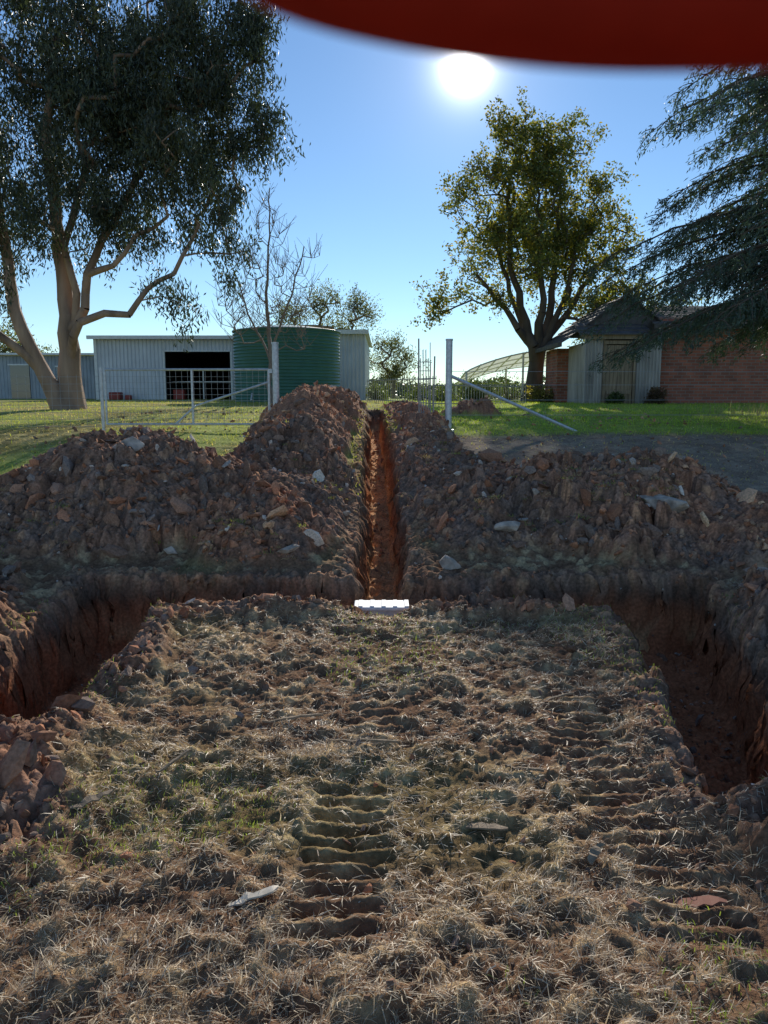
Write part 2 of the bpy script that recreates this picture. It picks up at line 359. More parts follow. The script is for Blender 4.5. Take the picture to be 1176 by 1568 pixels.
col=np.array([(.19,.27,.06)])*rng.uniform(.6,1.5,(n,1))+rng.uniform(0,.05,(n,1))
blades('green_grass',x,y,z,rng.uniform(.015,.045,n),rng.uniform(.002,.004,n),rng.uniform(0,6.28,n),rng.uniform(.3,1.4,n),col,M_grass,.5)
lw=lambda x,y,m:(1-m['sp'])*(m['t']<.05)*np.where(x>0,np.where(y>12.6,1,.3),.6)
x,y,z,mm=pick(120000,-14,14,8.2,34,lw); n=len(x); print('lawn',n)
g=fbm(x,y,.9,161,3)[:,None]*.5+.5
lush=((x>0)&(y>12.6))[:,None]; dryf=(rng.random((n,1))<np.where(lush,.05+.25*(g>.55),np.where(x[:,None]>0,.85,.1+.8*sst(.35,.65,g))))
col=np.where(dryf,np.array([[.60,.50,.28]]),np.where(lush,np.array([[.38,.50,.07]]),np.array([[.38,.44,.10]])))*rng.uniform(.6,1.3,(n,1))*(.7+.6*g)
blades('lawn_grass',x,y,z,rng.uniform(.02,.07,n)*(1+y*.02),rng.uniform(.006,.012,n),rng.uniform(0,6.28,n),np.where(dryf[:,0],rng.uniform(.0,1,n),rng.uniform(.4,1.4,n)),np.clip(col,0,.8),M_grass,.4)
x,y,z,mm=pick(60000,-2.7,2.9,3,7,lambda x,y,m:(m['sd']>.03)*(m['sd']<.08)*.3*(fbm(x,y,3,181,2)>.0)); n=len(x)
blades('grass_roots',x,y,z-.01,rng.uniform(.02,.06,n),rng.uniform(.0015,.003,n),rng.uniform(0,6.28,n),rng.uniform(-1.2,.3,n),np.array([(.34,.23,.13)])*rng.uniform(.4,1.2,(n,1)),M_straw,.8)
x,y,z,mm=pick(3000,-5,5.5,5.9,11,lambda x,y,m:(m['sp']>.4)*(fbm(x,y,1.2,191,2)>.12)*.6); k=len(x)
x=np.repeat(x,20)+rng.normal(0,.035,k*20); y=np.repeat(y,20)+rng.normal(0,.03,k*20); z=np.repeat(z,20); n=len(x); gsel=np.repeat(rng.random(k)<.6,20)[:,None]
blades('turf_tufts',x,y,z+.01,rng.uniform(.02,.08,n),rng.uniform(.003,.005,n),rng.uniform(0,6.28,n),rng.uniform(0,1.1,n),np.where(gsel,np.array([(.34,.40,.10)]),np.array([(.60,.46,.27)]))*rng.uniform(.5,1.2,(n,1)),M_grass,.6)
x=rng.normal(10.5,1.5,1500); y=rng.normal(17.5,1,1500); z=gz(y)
blades('tall_weeds',x,y,z,rng.uniform(.1,.45,1500),np.full(1500,.008),rng.uniform(0,6.28,1500),rng.uniform(1.1,1.5,1500),np.array([(.34,.31,.16)])*rng.uniform(.5,1.2,(1500,1)),M_straw)
def chip(name,x,y,l,w,rot,mat,t=.006):
    zz=H(np.array([x]),np.array([y]))[0][0]+.03
    q=np.random.default_rng(int(abs(x*999+y*77)))
    k=9; u=np.linspace(-1,1,k); wy=w*.5*(1-np.abs(u)**3*.7)*(1+q.normal(0,.18,k)); c0=q.normal(0,w*.15,k); zz2=.012*np.sin(u*2)+q.normal(0,.003,k)
    V=[]
    for sgn,dz in((1,0),(-1,0),(-1,-t),(1,-t)): V.append(np.c_[u*l*.5,c0+sgn*wy,zz2+dz])
    V=np.stack(V,1).reshape(-1,3); c,s=math.cos(rot),math.sin(rot)
    V=np.c_[V[:,0]*c-V[:,1]*s+x,V[:,0]*s+V[:,1]*c+y,V[:,2]+zz]
    F=[]
    for a in range(k-1):
        for b in range(4): F.append((a*4+b,a*4+(b+1)%4,a*4+4+(b+1)%4,a*4+4+b))
    return mk(name,V,[np.array(F),np.array([(0,3,2,1),((k-1)*4,(k-1)*4+1,(k-1)*4+2,(k-1)*4+3)])],mat)
M_bkr=pmat('red_bark',(.28,.11,.07),rough=.8)
M_chip=pmat('fresh_wood_chip',(.66,.58,.46),rough=.8,var=.25,vscale=30)
chip('wood_chip',-.41,2.22,.16,.030,.35,M_chip); chip('bark_piece',.36,2.65,.2,.035,-.3,M_wood); chip('bark_piece',1.0,2.27,.2,.045,-.2,M_bkr)
chip('bark_piece',.73,2.45,.10,.03,.9,M_wood); chip('bark_piece',-1.12,2.75,.16,.04,.6,M_wood)
for (x,y,l,r_) in((-.45,3.6,.3,.1),(-.1,3.35,.35,-.2),(.2,4.1,.2,.5),(.9,3.9,.25,.3),(-.9,3.1,.2,1.0),(.6,3.1,.18,-.6)):
    chip('stick',x,y,l,.012,r_,M_wood,.01)

e=empty('white_box')
zb=-.04
boxes('body',[(-.215,.175,5.80,5.98,zb-.30,zb)],M_foam,e,.008)
boxes('lid',[(-.235,.195,5.775,6.0,zb+.001,zb+.03)],M_foam,e,.008)
boxes('lid_ribs',[(-.20+.09*k,-.165+.09*k,5.79,5.985,zb+.031,zb+.037) for k in range(5)],M_foam,e,.003)

# ------------------------------------------------------------ trees
def grow(trunks,att,step=.4,rt=.02,expo=.45,lift=.15):
    P=[];par=[];rm=[]
    for tr in trunks:
        prev=-1
        for q in range(len(tr)-1):
            a=np.array(tr[q]);b=np.array(tr[q+1]);k=max(1,int(np.linalg.norm(b[:3]-a[:3])/step))
            for s in range(k):
                c=a+(b-a)*s/k
                if prev==-1 and len(P):
                    d=[np.linalg.norm(np.array(w)-c[:3]) for w in P]; j=int(np.argmin(d))
                    if d[j]<.25: prev=j; continue
                P.append(c[:3]+(rng.normal(0,.03,3) if s else 0));par.append(prev);rm.append(c[3]);prev=len(P)-1
        P.append(np.array(tr[-1][:3]));par.append(prev);rm.append(tr[-1][3])
    P=[np.array(q) for q in P]; base=P[0]
    o=np.argsort(np.linalg.norm(att-base,axis=1)); PA=np.array(P); tips=[]
    for a in att[o]:
        d=np.linalg.norm(PA-a,axis=1); pen=np.maximum(0,PA[:,2]-a[2])*.8
        low=(PA[:,2]<base[2]+1.2)*3
        j=int(np.argmin(d+pen+low)); s=PA[j]; Ln=d[j]; k=max(1,int(Ln/step)); prev=j; new=[]
        side=rng.normal(0,.10,3)*Ln
        for q in range(1,k+1):
            t=q/k; c=s+(a-s)*t+side*math.sin(t*math.pi)+np.array([0,0,lift*Ln*math.sin(t*math.pi)])
            new.append(c); P.append(c);par.append(prev);rm.append(0);prev=len(P)-1
        PA=np.concatenate([PA,np.array(new)]); tips.append(prev)
    cnt=np.zeros(len(P))
    for t in tips: cnt[t]+=1
    par=np.array(par)
    for q in range(len(P)-1,-1,-1):
        if par[q]>=0: cnt[par[q]]+=cnt[q]
    rr=np.maximum(rt*np.maximum(cnt,.5)**expo*.9,np.array(rm))
    k=np.where(par>=0)[0]
    r0=rr[par[k]]; r0=np.where(r0>rr[k]*1.6,rr[k]*1.25,r0)
    return PA,k,par,r0,rr
def branches(name,g,mat,parent,n=7):
    PA,k,par,r0,rr=g
    a=PA[par[k]];b=PA[k];d=b-a; L_=np.linalg.norm(d,axis=1)[:,None]+1e-9
    V,F=segs(a,b+d/L_*rr[k][:,None]*.25,r0,rr[k],n)
    return mk(name,V,F,mat,smooth=True,parent=parent)
def leafmesh(name,P,ax,ln,wd,col,mat,parent):
    n=len(P); ax=ax/np.linalg.norm(ax,axis=1)[:,None]
    b=np.cross(ax,rng.normal(size=(n,3))); b/=np.linalg.norm(b,axis=1)[:,None]+1e-9; nn=np.cross(ax,b)
    ln=ln[:,None];wd=wd[:,None]
    V=np.stack([P-ax*ln*.5,P+b*wd*.5+nn*wd*.15,P+ax*ln*.5,P-b*wd*.5+nn*wd*.15],1)
    return mk(name,V.reshape(-1,3),np.arange(4*n).reshape(n,4),mat,col=np.repeat(col,4,0),parent=parent)
def lobepts(lobes,n,shell=.45,zs=1.,ysc=1.):
    L=np.array(lobes); w=L[:,3]**2.2; w/=w.sum()
    k=rng.choice(len(L),n,p=w); d=rng.normal(size=(n,3)); d/=np.linalg.norm(d,axis=1)[:,None]
    r=rng.random(n)**shell
    return L[k,:3]+d*(r*L[k,3])[:,None]*np.array([1,ysc,zs])
def clumps(tips,nsub,rsub,nl,rl,droop=0,zs=1.):
    S=np.repeat(tips,nsub,0); S=S+rng.normal(0,rsub,S.shape)*np.array([1,1,zs]); S[:,2]-=droop*rng.random(len(S))
    Lp=np.repeat(S,nl,0)+rng.normal(0,rl,(len(S)*nl,3))*np.array([1,1,1+droop]); 
    tone=np.repeat(rng.uniform(.6,1.4,len(S)),nl)
    return S,Lp,tone
# gum tree (left)
e=empty('gum_tree')
bx,by=-8.9,22.; g0=float(gz(np.array([by]))[0])-.1
lobes=[(-8.6,22.5,11,2.5),(-5.2,22,11.2,2.0),(-3.9,21.5,9.9,1.3),(-6,21.5,8.9,1.9),(-4.05,22,8.2,1.1),(-4.6,21.5,6.8,1.05),(-4.3,22,5.7,.75),
 (-5.9,21.5,5.1,.55),(-9.4,22,8.5,1.9),(-7.6,22,7.6,1.4),(-10.6,21.5,6.8,1.5),(-7.2,21,6.3,.9),(-7.8,22,13.6,2.5),(-5,22,13.6,1.9),(-12,22.5,9.5,2.5),(-11.5,22,12.5,2.4),(-12.5,21.5,6.3,1.6),(-6.5,23.5,10,2),(-9,20.8,6.4,1.0),
 (-7.0,21.3,9.8,1.5),(-5.2,21.3,7.8,1.1),(-4.5,21.3,11,1.3),(-7.8,21.2,8.8,1.2),(-4.15,22,5.0,.45),(-5.5,21.5,4.4,.4),(-10.7,22,5.2,.7),(-8,22.6,5.6,.7),(-9.7,21.2,4.7,.5),(-10.2,22,4.0,.4),(-6.4,22,6.8,1.0),(-3.5,22,11.2,.9),(-3.4,21.8,8.9,.7)]
trunks=[[(bx,by,g0,.50),(bx+.05,by,g0+.7,.33),(bx+.1,by,3.8,.23),(bx-.1,by+.2,6.0,.18),(bx-.2,by,8.5,.13),(bx+.2,by,11,.08)],
 [(bx,by,g0,.42),(bx-.45,by-.2,g0+.8,.22),(bx-.85,by-.3,2.9,.19),(bx-1.25,by-.3,4.0,.17),(bx-1.6,by,6.8,.12),(bx-2.5,by,9.5,.08)],
 [(bx+.1,by,3.3,.17),(bx+.7,by-.3,4.0,.12),(bx+.85,by-.4,4.9,.11),(bx+1.3,by-.4,5.8,.10),(bx+2.3,by,7.6,.08),(bx+3.2,by,9.5,.05)],
 [(bx+.05,by-.1,2.6,.15),(bx+.6,by-.5,3.6,.11),(bx+1.3,by-.5,3.85,.10),(bx+2.0,by-.6,3.8,.085),(bx+2.5,by-.5,4.5,.07),(bx+3.2,by-.4,4.9,.06),(bx+3.9,by-.3,6.2,.05)],
 [(bx+.1,by,2.9,.13),(bx+.5,by-.3,4.4,.10),(bx+.25,by-.4,5.6,.08),(bx+.9,by-.3,7.5,.06)],
 [(bx+.9,by-.4,4.9,.09),(bx+1.6,by-.5,5.1,.07),(bx+2.2,by-.4,5.9,.06),(bx+3.1,by-.4,6.4,.04)],
 [(bx-.6,by-.2,2.4,.15),(bx-1.6,by-.6,3.3,.10),(bx-2.4,by-.7,3.7,.08),(bx-3.6,by-.7,5.5,.05)]]
att=lobepts(lobes,490); g=grow(trunks,att,.4,.014,.40); branches('trunk_and_limbs',g,M_gumbark,e,9)
S,Lp,tone=clumps(att,6,.28,52,.14,.5)
n=len(Lp); ax=rng.normal(0,.55,(n,3)); ax[:,2]-=1.0
col=np.array([(.052,.066,.040)])*tone[:,None]*rng.uniform(.7,1.4,(n,1))
leafmesh('leaves',Lp,ax,rng.uniform(.12,.21,n),rng.uniform(.030,.050,n),col,M_eleaf,e); print('gum leaves',n)
# broadleaf tree (right)
e=empty('broadleaf_tree')
bx,by=3.85,20.; g0=float(gz(np.array([by]))[0])-.1
lobes=[(3.1,20,7.85,.65),(4.3,20.2,7.45,.9),(3.5,20,7.1,.8),(2.45,20,6.2,.95),(3.9,20,6.1,1.3),(5.0,20,5.4,1.1),(2.7,20,4.9,1.0),(1.6,20,3.95,.65),(1.15,19.8,3.6,.4),
 (4.6,20.3,4.2,1.0),(5.9,20,3.9,.85),(2.5,19.8,3.7,.5),(6.0,20.1,4.9,.5),(4.0,21,5.3,1.1),(3.6,19.1,5,1.0),(6.4,19.6,3.1,.5),(5.2,19.4,3.2,.45),(5.3,20,6.4,.6)]
trunks=[[(bx-.1,by,g0,.36),(bx,by,g0+.5,.22),(bx+.05,by,2.2,.19),(bx-.25,by,3.2,.11),(bx-.7,by,4.6,.07),(bx-.8,by,6.8,.04)],
 [(bx+.05,by,2.2,.16),(bx+.35,by+.1,3.3,.10),(bx+.5,by,5.0,.06),(bx+.5,by,6.8,.03)],
 [(bx+.05,by,2.2,.16),(bx+.1,by-.3,3.4,.09),(bx,by-.3,5.0,.05),(bx-.1,by-.1,6.5,.03)],
 [(bx-.1,by,2.5,.11),(bx-.8,by-.2,3.5,.065),(bx-1.5,by-.1,4.3,.04)],
 [(bx-.05,by,2.4,.11),(bx-.5,by+.2,3.6,.065),(bx-1.1,by+.1,5.2,.04)],
 [(bx+.15,by,2.5,.11),(bx+.7,by-.2,3.8,.06),(bx+1.0,by-.1,5.4,.03)],
 [(bx+.25,by,2.6,.11),(bx+1.0,by+.1,3.7,.065),(bx+1.5,by+.1,4.6,.04)]]
att=lobepts(lobes,420,.5); g=grow(trunks,att,.3,.009,.42,.02); branches('trunk_and_limbs',g,M_bark,e,8)
S,Lp,tone=clumps(att,5,.165,23,.08,.0)
n=len(Lp); ax=rng.normal(0,1,(n,3)); ax[:,2]-=.2
yel=(rng.random((n,1))<.28)
col=np.where(yel,np.array([(.21,.18,.045)]),np.array([(.092,.112,.038)]))*tone[:,None]*rng.uniform(.7,1.4,(n,1))
leafmesh('leaves',Lp,ax,rng.uniform(.065,.11,n),rng.uniform(.036,.056,n),col,M_rleaf,e); print('broad leaves',n)
place(e,(3.85,20,g0),(6.35,33.,float(gz(np.array([33.]))[0])-.12),1.65)
# cedar (right edge)
e=empty('cedar_tree')
tx,ty=9.4,15.2; g0=float(gz(np.array([ty]))[0])-.1
B0=[];B1=[];br0=[];br1=[];LP=[];LA=[]
def chain(pts,ra,rb):
    for q in range(len(pts)-1):
        t=q/(len(pts)-1);t1=(q+1)/(len(pts)-1)
        B0.append(pts[q]);B1.append(pts[q+1]);br0.append(ra+(rb-ra)*t);br1.append(ra+(rb-ra)*t1)
chain([np.array((tx,ty,g0)),np.array((tx,ty,g0+1)),np.array((tx+.1,ty,4.)),np.array((tx,ty,8.)),np.array((tx,ty,12.5))],.34,.05)
nb=92
for b in range(nb):
    hz=3.15+ (b/nb)**1.35*8.3
    az=rng.uniform(math.pi*.66,math.pi*1.34) if b%4 else rng.uniform(-2.2,2.2)
    Lb=np.interp(hz,[2.5,5.6,8.5,12],[4.65,5.1,3.4,.8])*rng.uniform(.62,1.08)
    K=14; t=np.linspace(0,1,K+1); dr=np.array([math.cos(az),math.sin(az)])
    zz=hz+Lb*(.22*t-.38*t**2.2)+rng.normal(0,.02,K+1)
    sd=np.cumsum(rng.normal(0,.05,K+1))
    pts=[np.array([tx+dr[0]*Lb*t[q]-dr[1]*sd[q],ty+dr[1]*Lb*t[q]+dr[0]*sd[q],zz[q]]) for q in range(K+1)]
    chain(pts,.05,.008)
    for q in range(2,K+1):
        for sgn in(-1,1):
            ls=(.95*(1-t[q])+.42)*rng.uniform(.6,1.15); a2=az+sgn*rng.uniform(.5,1.2)
            k2=6; u=np.linspace(0,1,k2+1); dz=-.5*u**1.6*ls*rng.uniform(.5,1.5)
            sp_=[pts[q]+np.array([math.cos(a2)*ls*v_,math.sin(a2)*ls*v_,dz_]) for v_,dz_ in zip(u,dz)]
            chain(sp_[::2],.012,.005)
            mN=int(ls*105); v_=rng.random(mN); idx=np.minimum((v_*k2).astype(int),k2-1)
            SA=np.array(sp_); base=SA[idx]+(SA[idx+1]-SA[idx])*(v_*k2-idx)[:,None]
            LP.append(base+rng.normal(0,.04,(mN,3))-np.array([0,0,1])*rng.random((mN,1))*.22)
            a_=rng.normal(0,.5,(mN,3)); a_[:,0]+=math.cos(a2)*.6; a_[:,1]+=math.sin(a2)*.6; a_[:,2]-=.7; LA.append(a_)
V,F=segs(B0,B1,np.array(br0),np.array(br1),5); mk('trunk_and_limbs',V,F,M_bark,smooth=True,parent=e)
LP=np.concatenate(LP);LA=np.concatenate(LA);n=len(LP);print('cedar',n)
col=np.array([(.070,.098,.072)])*rng.uniform(.6,1.6,(n,1))
leafmesh('needles',LP,LA,rng.uniform(.08,.15,n),rng.uniform(.016,.030,n),col,M_cleaf,e)
# bare tree
e=empty('bare_tree'); g0=1.3
att=lobepts([(-4.3,29,4.6,1.2),(-4.2,29,6.2,1.2),(-4.1,29,7.9,.8),(-5.2,29,5,1.0),(-3.3,29,5.4,1.1),(-2.9,29,6.6,.8),(-5.6,29,4.2,.7),(-3.2,29,4.0,.8),(-5.2,29,6.5,.8)],190,.5)
g=grow([[(-4.25,29,g0,.12),(-4.2,29,3.2,.085),(-4.3,29,5,.06),(-4.2,29,7,.035),(-4.1,29,9.0,.02)],[(-4.2,29,3.3,.05),(-3.4,29,5.2,.035),(-2.9,29,7,.02)],[(-4.2,29,3.0,.05),(-5.0,29,4.6,.035),(-5.5,29,6.2,.02)]],att,.35,.009,.33,-.12)
branches('limbs',g,M_twig,e,5)
tw=np.repeat(att,3,0); d=rng.normal(0,.30,tw.shape); d[:,2]=np.abs(d[:,2])*.6+.35
tubes('twigs',tw,tw+d,.009,M_twig,e,4,False,.005)
def bgtree(name,base,lobes,na,ls,colr=(.09,.105,.065),nl=26):
    e=empty(name); x,y=base; g0=float(gz(np.array([y]))[0])-.1
    att=lobepts(lobes,na,.5,.8); zc=min(l[2] for l in lobes)
    g=grow([[(x,y,g0,.28),(x+.1,y,(g0+zc)/2,.2),(x,y,zc,.14)]],att,.6,.03,.38); branches('limbs',g,M_gumbark,e,6)
    S,Lp,tone=clumps(att,3,.4,nl,.28,.1); n=len(Lp); ax=rng.normal(0,.7,(n,3)); ax[:,2]-=.5
    leafmesh('leaves',Lp,ax,rng.uniform(.7,1.3,n)*ls,rng.uniform(.3,.4,n)*ls,np.array([colr])*tone[:,None]*rng.uniform(.7,1.3,(n,1)),M_rleaf,e)
bgtree('background_gum_tree',(-4,60),[(-7.0,60,7.6,1.3),(-4.8,60,8.6,1.4),(-2.2,60,8.2,1.3),(-.7,60,7.9,1.0),(-3.5,61,6.8,1.3)],80,.22)
bgtree('background_gum_tree',(.8,70),[(.2,70,5.9,1.4),(1.8,70,4.9,1.2),(-.9,70,4.6,1.1),(1,70,3.6,1.4)],60,.24)
bgtree('background_gum_tree',(-27,55),[(-28,55,5.6,2.6),(-25,55,4.2,1.8),(-30,55,3.6,2.4)],110,.28)
bgtree('background_gum_tree',(15,48),[(14,48,5.6,2.6),(17,48,5.2,2.6),(20,48,4.6,2.4)],90,.28)
n=26000; x=rng.uniform(-95,95,n); y=rng.uniform(105,125,n); hh=1.2+1.6*vn(x*.12,y*0,7)+1.2*vn(x*.5,y*0,8)
z=gz(y)+hh*rng.random(n)**.7
leafmesh('distant_trees',np.c_[x,y,z],rng.normal(size=(n,3)),rng.uniform(.4,.9,n),rng.uniform(.3,.5,n),np.array([(.07,.095,.06)])*rng.uniform(.5,1.4,(n,1)),M_eleaf,None)
def shrub(x,y,r,h,n=1600,c=(.07,.10,.04),name='shrub'):
    e=empty(name); g0=float(gz(np.array([float(y)]))[0])
    d=rng.normal(size=(60,3)); d/=np.linalg.norm(d,axis=1)[:,None]; d[:,2]=np.abs(d[:,2])
    T=np.array([x,y,g0])+d*np.array([r,r,h])*rng.uniform(.4,1,(60,1))
    tubes('stems',np.tile([x,y,g0],(60,1)),T,.015,M_bark,e,4,False,.006)
    P=np.repeat(T,n//60,0)+rng.normal(0,r*.16,(n//60*60,3)); k=len(P)
    leafmesh('leaves',P,rng.normal(size=(k,3)),rng.uniform(.06,.12,k),rng.uniform(.03,.06,k),np.array([c])*rng.uniform(.5,1.5,(k,1)),M_rleaf,e)
shrub(7.6,31.5,.8,1.3); shrub(6.3,31,.7,.8,c=(.16,.15,.05)); shrub(8.2,27.6,.3,.45); shrub(2.6,34,.8,.8); shrub(4.2,36,.9,1.0); shrub(1.9,38,.9,.9); shrub(6.3,40,1.6,1.5); shrub(4.6,42,1.4,1.2); shrub(-.4,40,.8,.9);shrub(9.6,27.3,.4,.6,c=(.12,.08,.06)); shrub(8.4,36,1.2,1.6)

# ------------------------------------------------------------ tank
e=empty('water_tank'); cx,cy,rad=-4.2,34.,2.27
zs=np.linspace(1.35,4.32,300); rr=rad+.025*np.sin((zs-1.35)/.135*2*math.pi)
prof=list(zip(rr,zs))+[(rad+.06,4.33),(rad+.06,4.38),(rad-.02,4.40),(rad*.5,4.56),(.3,4.64),(.02,4.66)]
prof=np.array(prof);K=72;a=np.arange(K)*2*math.pi/K
V=np.stack([cx+prof[:,0:1]*np.cos(a),cy+prof[:,0:1]*np.sin(a),np.repeat(prof[:,1:2],K,1)],2).reshape(-1,3)
i=np.arange((len(prof)-1)*K);rw=i//K;cl_=i%K
F=np.stack([rw*K+cl_,rw*K+(cl_+1)%K,(rw+1)*K+(cl_+1)%K,(rw+1)*K+cl_],1)
mk('tank_body',V,F,M_tank,smooth=True,parent=e)
tubes('inlet_pipe',[(cx+1.0,cy-1.0,4.5)],[(cx+1.0,cy+2.6,4.55)],.05,M_white,e,8)
tubes('outlet_pipe',[(cx-1.2,cy-2.1,1.5),(cx-1.2,cy-2.15,1.75)],[(cx-1.2,cy-2.4,1.5),(cx-1.2,cy-2.35,1.5)],.035,M_galv,e,8)
# ------------------------------------------------------------ main shed
e=empty('farm_shed'); y0,y1=41.,50.; zt=4.62;zb=1.4
corr('front_wall_left',(-15.1,y0),(-11.5,y0),zb,zt,M_shed,e,.2,.02)
corr('front_wall_right',(-8.0,y0),(-3.2,y0),zb,zt,M_shed,e,.2,.02)
corr('header',(-11.5,y0),(-8.0,y0),4.0,zt,M_shed,e,.2,.02)
corr('side_wall_left',(-15.1,y1),(-15.1,y0),zb,zt,M_shed,e,.2,.02,zt)
corr('side_wall_right',(-3.2,y0),(-3.2,y1),zb,zt,M_shed,e,.2,.02)
corr('annex_front',(-3.2,y0-2.5),(-.95,y0-2.5),zb,zt+.03,M_shed,e,.2,.02)
corr('annex_side',(-.95,y0-2.5),(-.95,y1),zb,zt+.03,M_shed,e,.2,.02)
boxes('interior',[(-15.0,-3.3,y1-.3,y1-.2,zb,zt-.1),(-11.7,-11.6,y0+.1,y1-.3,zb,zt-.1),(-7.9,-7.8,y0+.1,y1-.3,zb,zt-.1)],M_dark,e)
boxes('roof',[(-15.35,-3.1,y0-.3,y1+.3,zt+.03,zt+.10),(-3.25,-.75,y0-2.8,y1+.2,zt+.11,zt+.18)],M_roofm,e)
boxes('gutter',[(-15.35,-3.1,y0-.45,y0-.303,zt-.06,zt+.12),(-3.25,-.75,y0-2.95,y0-2.803,zt,zt+.2)],M_white,e)
boxes('door_frame',[(-11.56,-11.46,y0-.06,y0+.06,zb,4.0),(-8.04,-7.94,y0-.06,y0+.06,zb,4.0),(-11.5,-8.0,y0-.06,y0+.06,3.94,4.0),(-15.15,-15.0,y0-.06,y0+.04,zb,zt)],M_white,e)
boxes('shelf_rails',[(-11.5,-8.0,y0+1.2,y0+1.26,3.0,3.08),(-11.5,-8,y0+1.2,y0+1.26,2.4,2.44),(-9.8,-9.74,y0+1.2,y0+1.26,1.4,3.0)],M_galv,e)
boxes('stored_bins',[(-14.2,-13.6,y0-.9,y0-.4,1.45,1.85),(-13.4,-13.1,y0-.8,y0-.5,1.45,1.7),(-11.2,-10.6,y0+.3,y0+.8,1.45,2.0)],M_red,e,.05)
e=empty('long_shed'); y0=45.
corr('front_wall',(-27,y0),(-15.4,y0),1.3,3.95,M_shed2,e,.2,.02); corr('side',(-15.4,y0),(-15.4,52),1.3,3.95,M_shed2,e,.2,.02)
boxes('roof',[(-27.3,-15.2,y0-.4,52.3,3.98,4.08)],M_roofm,e)
boxes('windows',[(-25.5,-23.8,y0-.06,y0-.03,2.3,3.3),(-21.5,-20.4,y0-.06,y0-.03,1.5,3.4),(-18.8,-17.6,y0-.06,y0-.03,2.3,3.3)],M_glass,e)
boxes('window_frames',[(-25.6,-23.7,y0-.09,y0-.061,3.3,3.38),(-25.6,-23.7,y0-.09,y0-.061,2.22,2.3),(-18.9,-17.5,y0-.09,y0-.061,3.3,3.38),(-18.9,-17.5,y0-.09,y0-.061,2.22,2.3),(-21.6,-20.3,y0-.09,y0-.061,3.4,3.48)],M_white,e)

# ------------------------------------------------------------ house
e=empty('brick_house')
g0=1.05
boxes('main_wall',[(7.65,18,22.0,22.25,g0,3.55)],M_brick,e)
boxes('end_walls',[(5.15,5.5,23.4,23.6,g0,2.8),(5.15,5.3,23.6,25,g0,2.8)],M_brick,e)
boxes('window',[(12.6,14.0,21.96,21.99,2.2,3.2)],M_glass,e); boxes('window_frame',[(12.5,14.1,21.9,21.955,3.2,3.28),(12.5,14.1,21.9,21.955,2.1,2.2),(12.5,12.6,21.9,21.955,2.2,3.2),(14.0,14.1,21.9,21.955,2.2,3.2)],M_white,e)
corr('iron_panel_left',(5.5,21.6),(6.05,21.6),g0,2.95,M_iron,e,.09,.018)
corr('iron_panel_right',(6.85,21.62),(7.62,21.62),g0,2.95,M_iron,e,.09,.018)
corr('iron_side',(5.5,23.4),(5.5,21.6),g0,2.85,M_iron,e,.09,.018)
boxes('door',[(6.1+.105*k,6.2+.105*k,21.58,21.61,g0+.12,2.78) for k in range(7)],M_wood,e,.006)
boxes('door_rails',[(6.12,6.8,21.55,21.578,1.45,1.55),(6.12,6.8,21.55,21.578,2.4,2.5),(6.02,6.09,21.55,21.64,g0,2.8),(6.84,6.9,21.53,21.60,g0,2.8),(6.02,6.9,21.53,21.60,2.801,2.9)],M_wood,e,.004)
boxes('dark_back',[(5.55,7.6,21.75,21.8,g0,3.0)],M_dark,e)
boxes('shed_fascia',[(5.35,7.66,21.45,21.49,2.93,3.07)],M_wood,e)
def roofslab(name,q,th,mat):
    q=np.array(q,float); V=np.concatenate([q,q-np.array([0,0,th])]); 
    return mk(name,V,np.array([(0,1,2,3),(7,6,5,4),(0,4,5,1),(1,5,6,2),(2,6,7,3),(3,7,4,0)]),mat,parent=e)
def tiled(name,a,b,c,d,rows):
    a,b,c,d=[np.array(q,float) for q in(a,b,c,d)]
    for r_ in range(rows):
        t0=r_/rows;t1=(r_+1)/rows+.01
        q=[a+(d-a)*t0+np.array([0,0,.05]),b+(c-b)*t0+np.array([0,0,.05]),b+(c-b)*t1+np.array([0,0,.015]),a+(d-a)*t1+np.array([0,0,.015])]
        roofslab(name+'_row_%d'%r_,q,.03,M_tile)
tiled('gable_left',(4.95,21.9,2.85),(4.95,25.5,2.85),(6.7,25.5,4.15),(6.7,21.9,4.15),8)
tiled('gable_right',(8.5,25.5,2.85),(8.5,21.9,2.85),(6.7,21.9,4.15),(6.7,25.5,4.15),8)
mk('gable_end',[(5.1,22.1,3.0),(8.4,22.1,3.0),(6.7,22.1,4.1)],np.array([(0,1,2)]),M_tile,parent=e)
tiled('main_roof',(7.3,21.4,3.30),(18.5,21.4,3.30),(17.5,26,4.3),(8.3,26,4.3),12)
tiled('lean_to_roof',(5.3,21.35,3.02),(7.28,21.35,3.02),(7.28,22.2,3.4),(5.3,22.2,3.4),3)
boxes('gutter',[(7.3,18.5,21.28,21.395,3.2,3.32),(4.83,4.94,21.9,25.5,2.76,2.88)],M_tile,e)
place(e,(7.65,22,1.05),(9.95,28.5,1.18),1.3)
# pergola with translucent curved roof
e=empty('pergola'); ya,yb2=36.,41.
u=np.linspace(0,1,25); px=3.75+u*5.6; pz=2.75+1.05*np.sin(np.clip(u*1.25,0,1)*math.pi/2)**.8; bk=-.55
V=np.concatenate([np.c_[px,np.full(25,ya),pz],np.c_[px,np.full(25,yb2),pz+bk]]); i=np.arange(24)
mk('roof_sheet',V,np.stack([i,i+1,i+26,i+25],1),M_poly,smooth=True,parent=e)
P0=[];P1=[]
for f_ in(0,.33,.66,1.):
    yy=ya+(yb2-ya)*f_; dz=bk*f_
    for k in range(24): P0.append((px[k],yy-.03,pz[k]+dz-.04));P1.append((px[k+1],yy-.03,pz[k+1]+dz-.04))
for k in range(0,25,3): P0.append((px[k],ya,pz[k]-.02));P1.append((px[k],yb2,pz[k]+bk-.02))
tubes('ribs',P0,P1,.035,M_white,e,6)
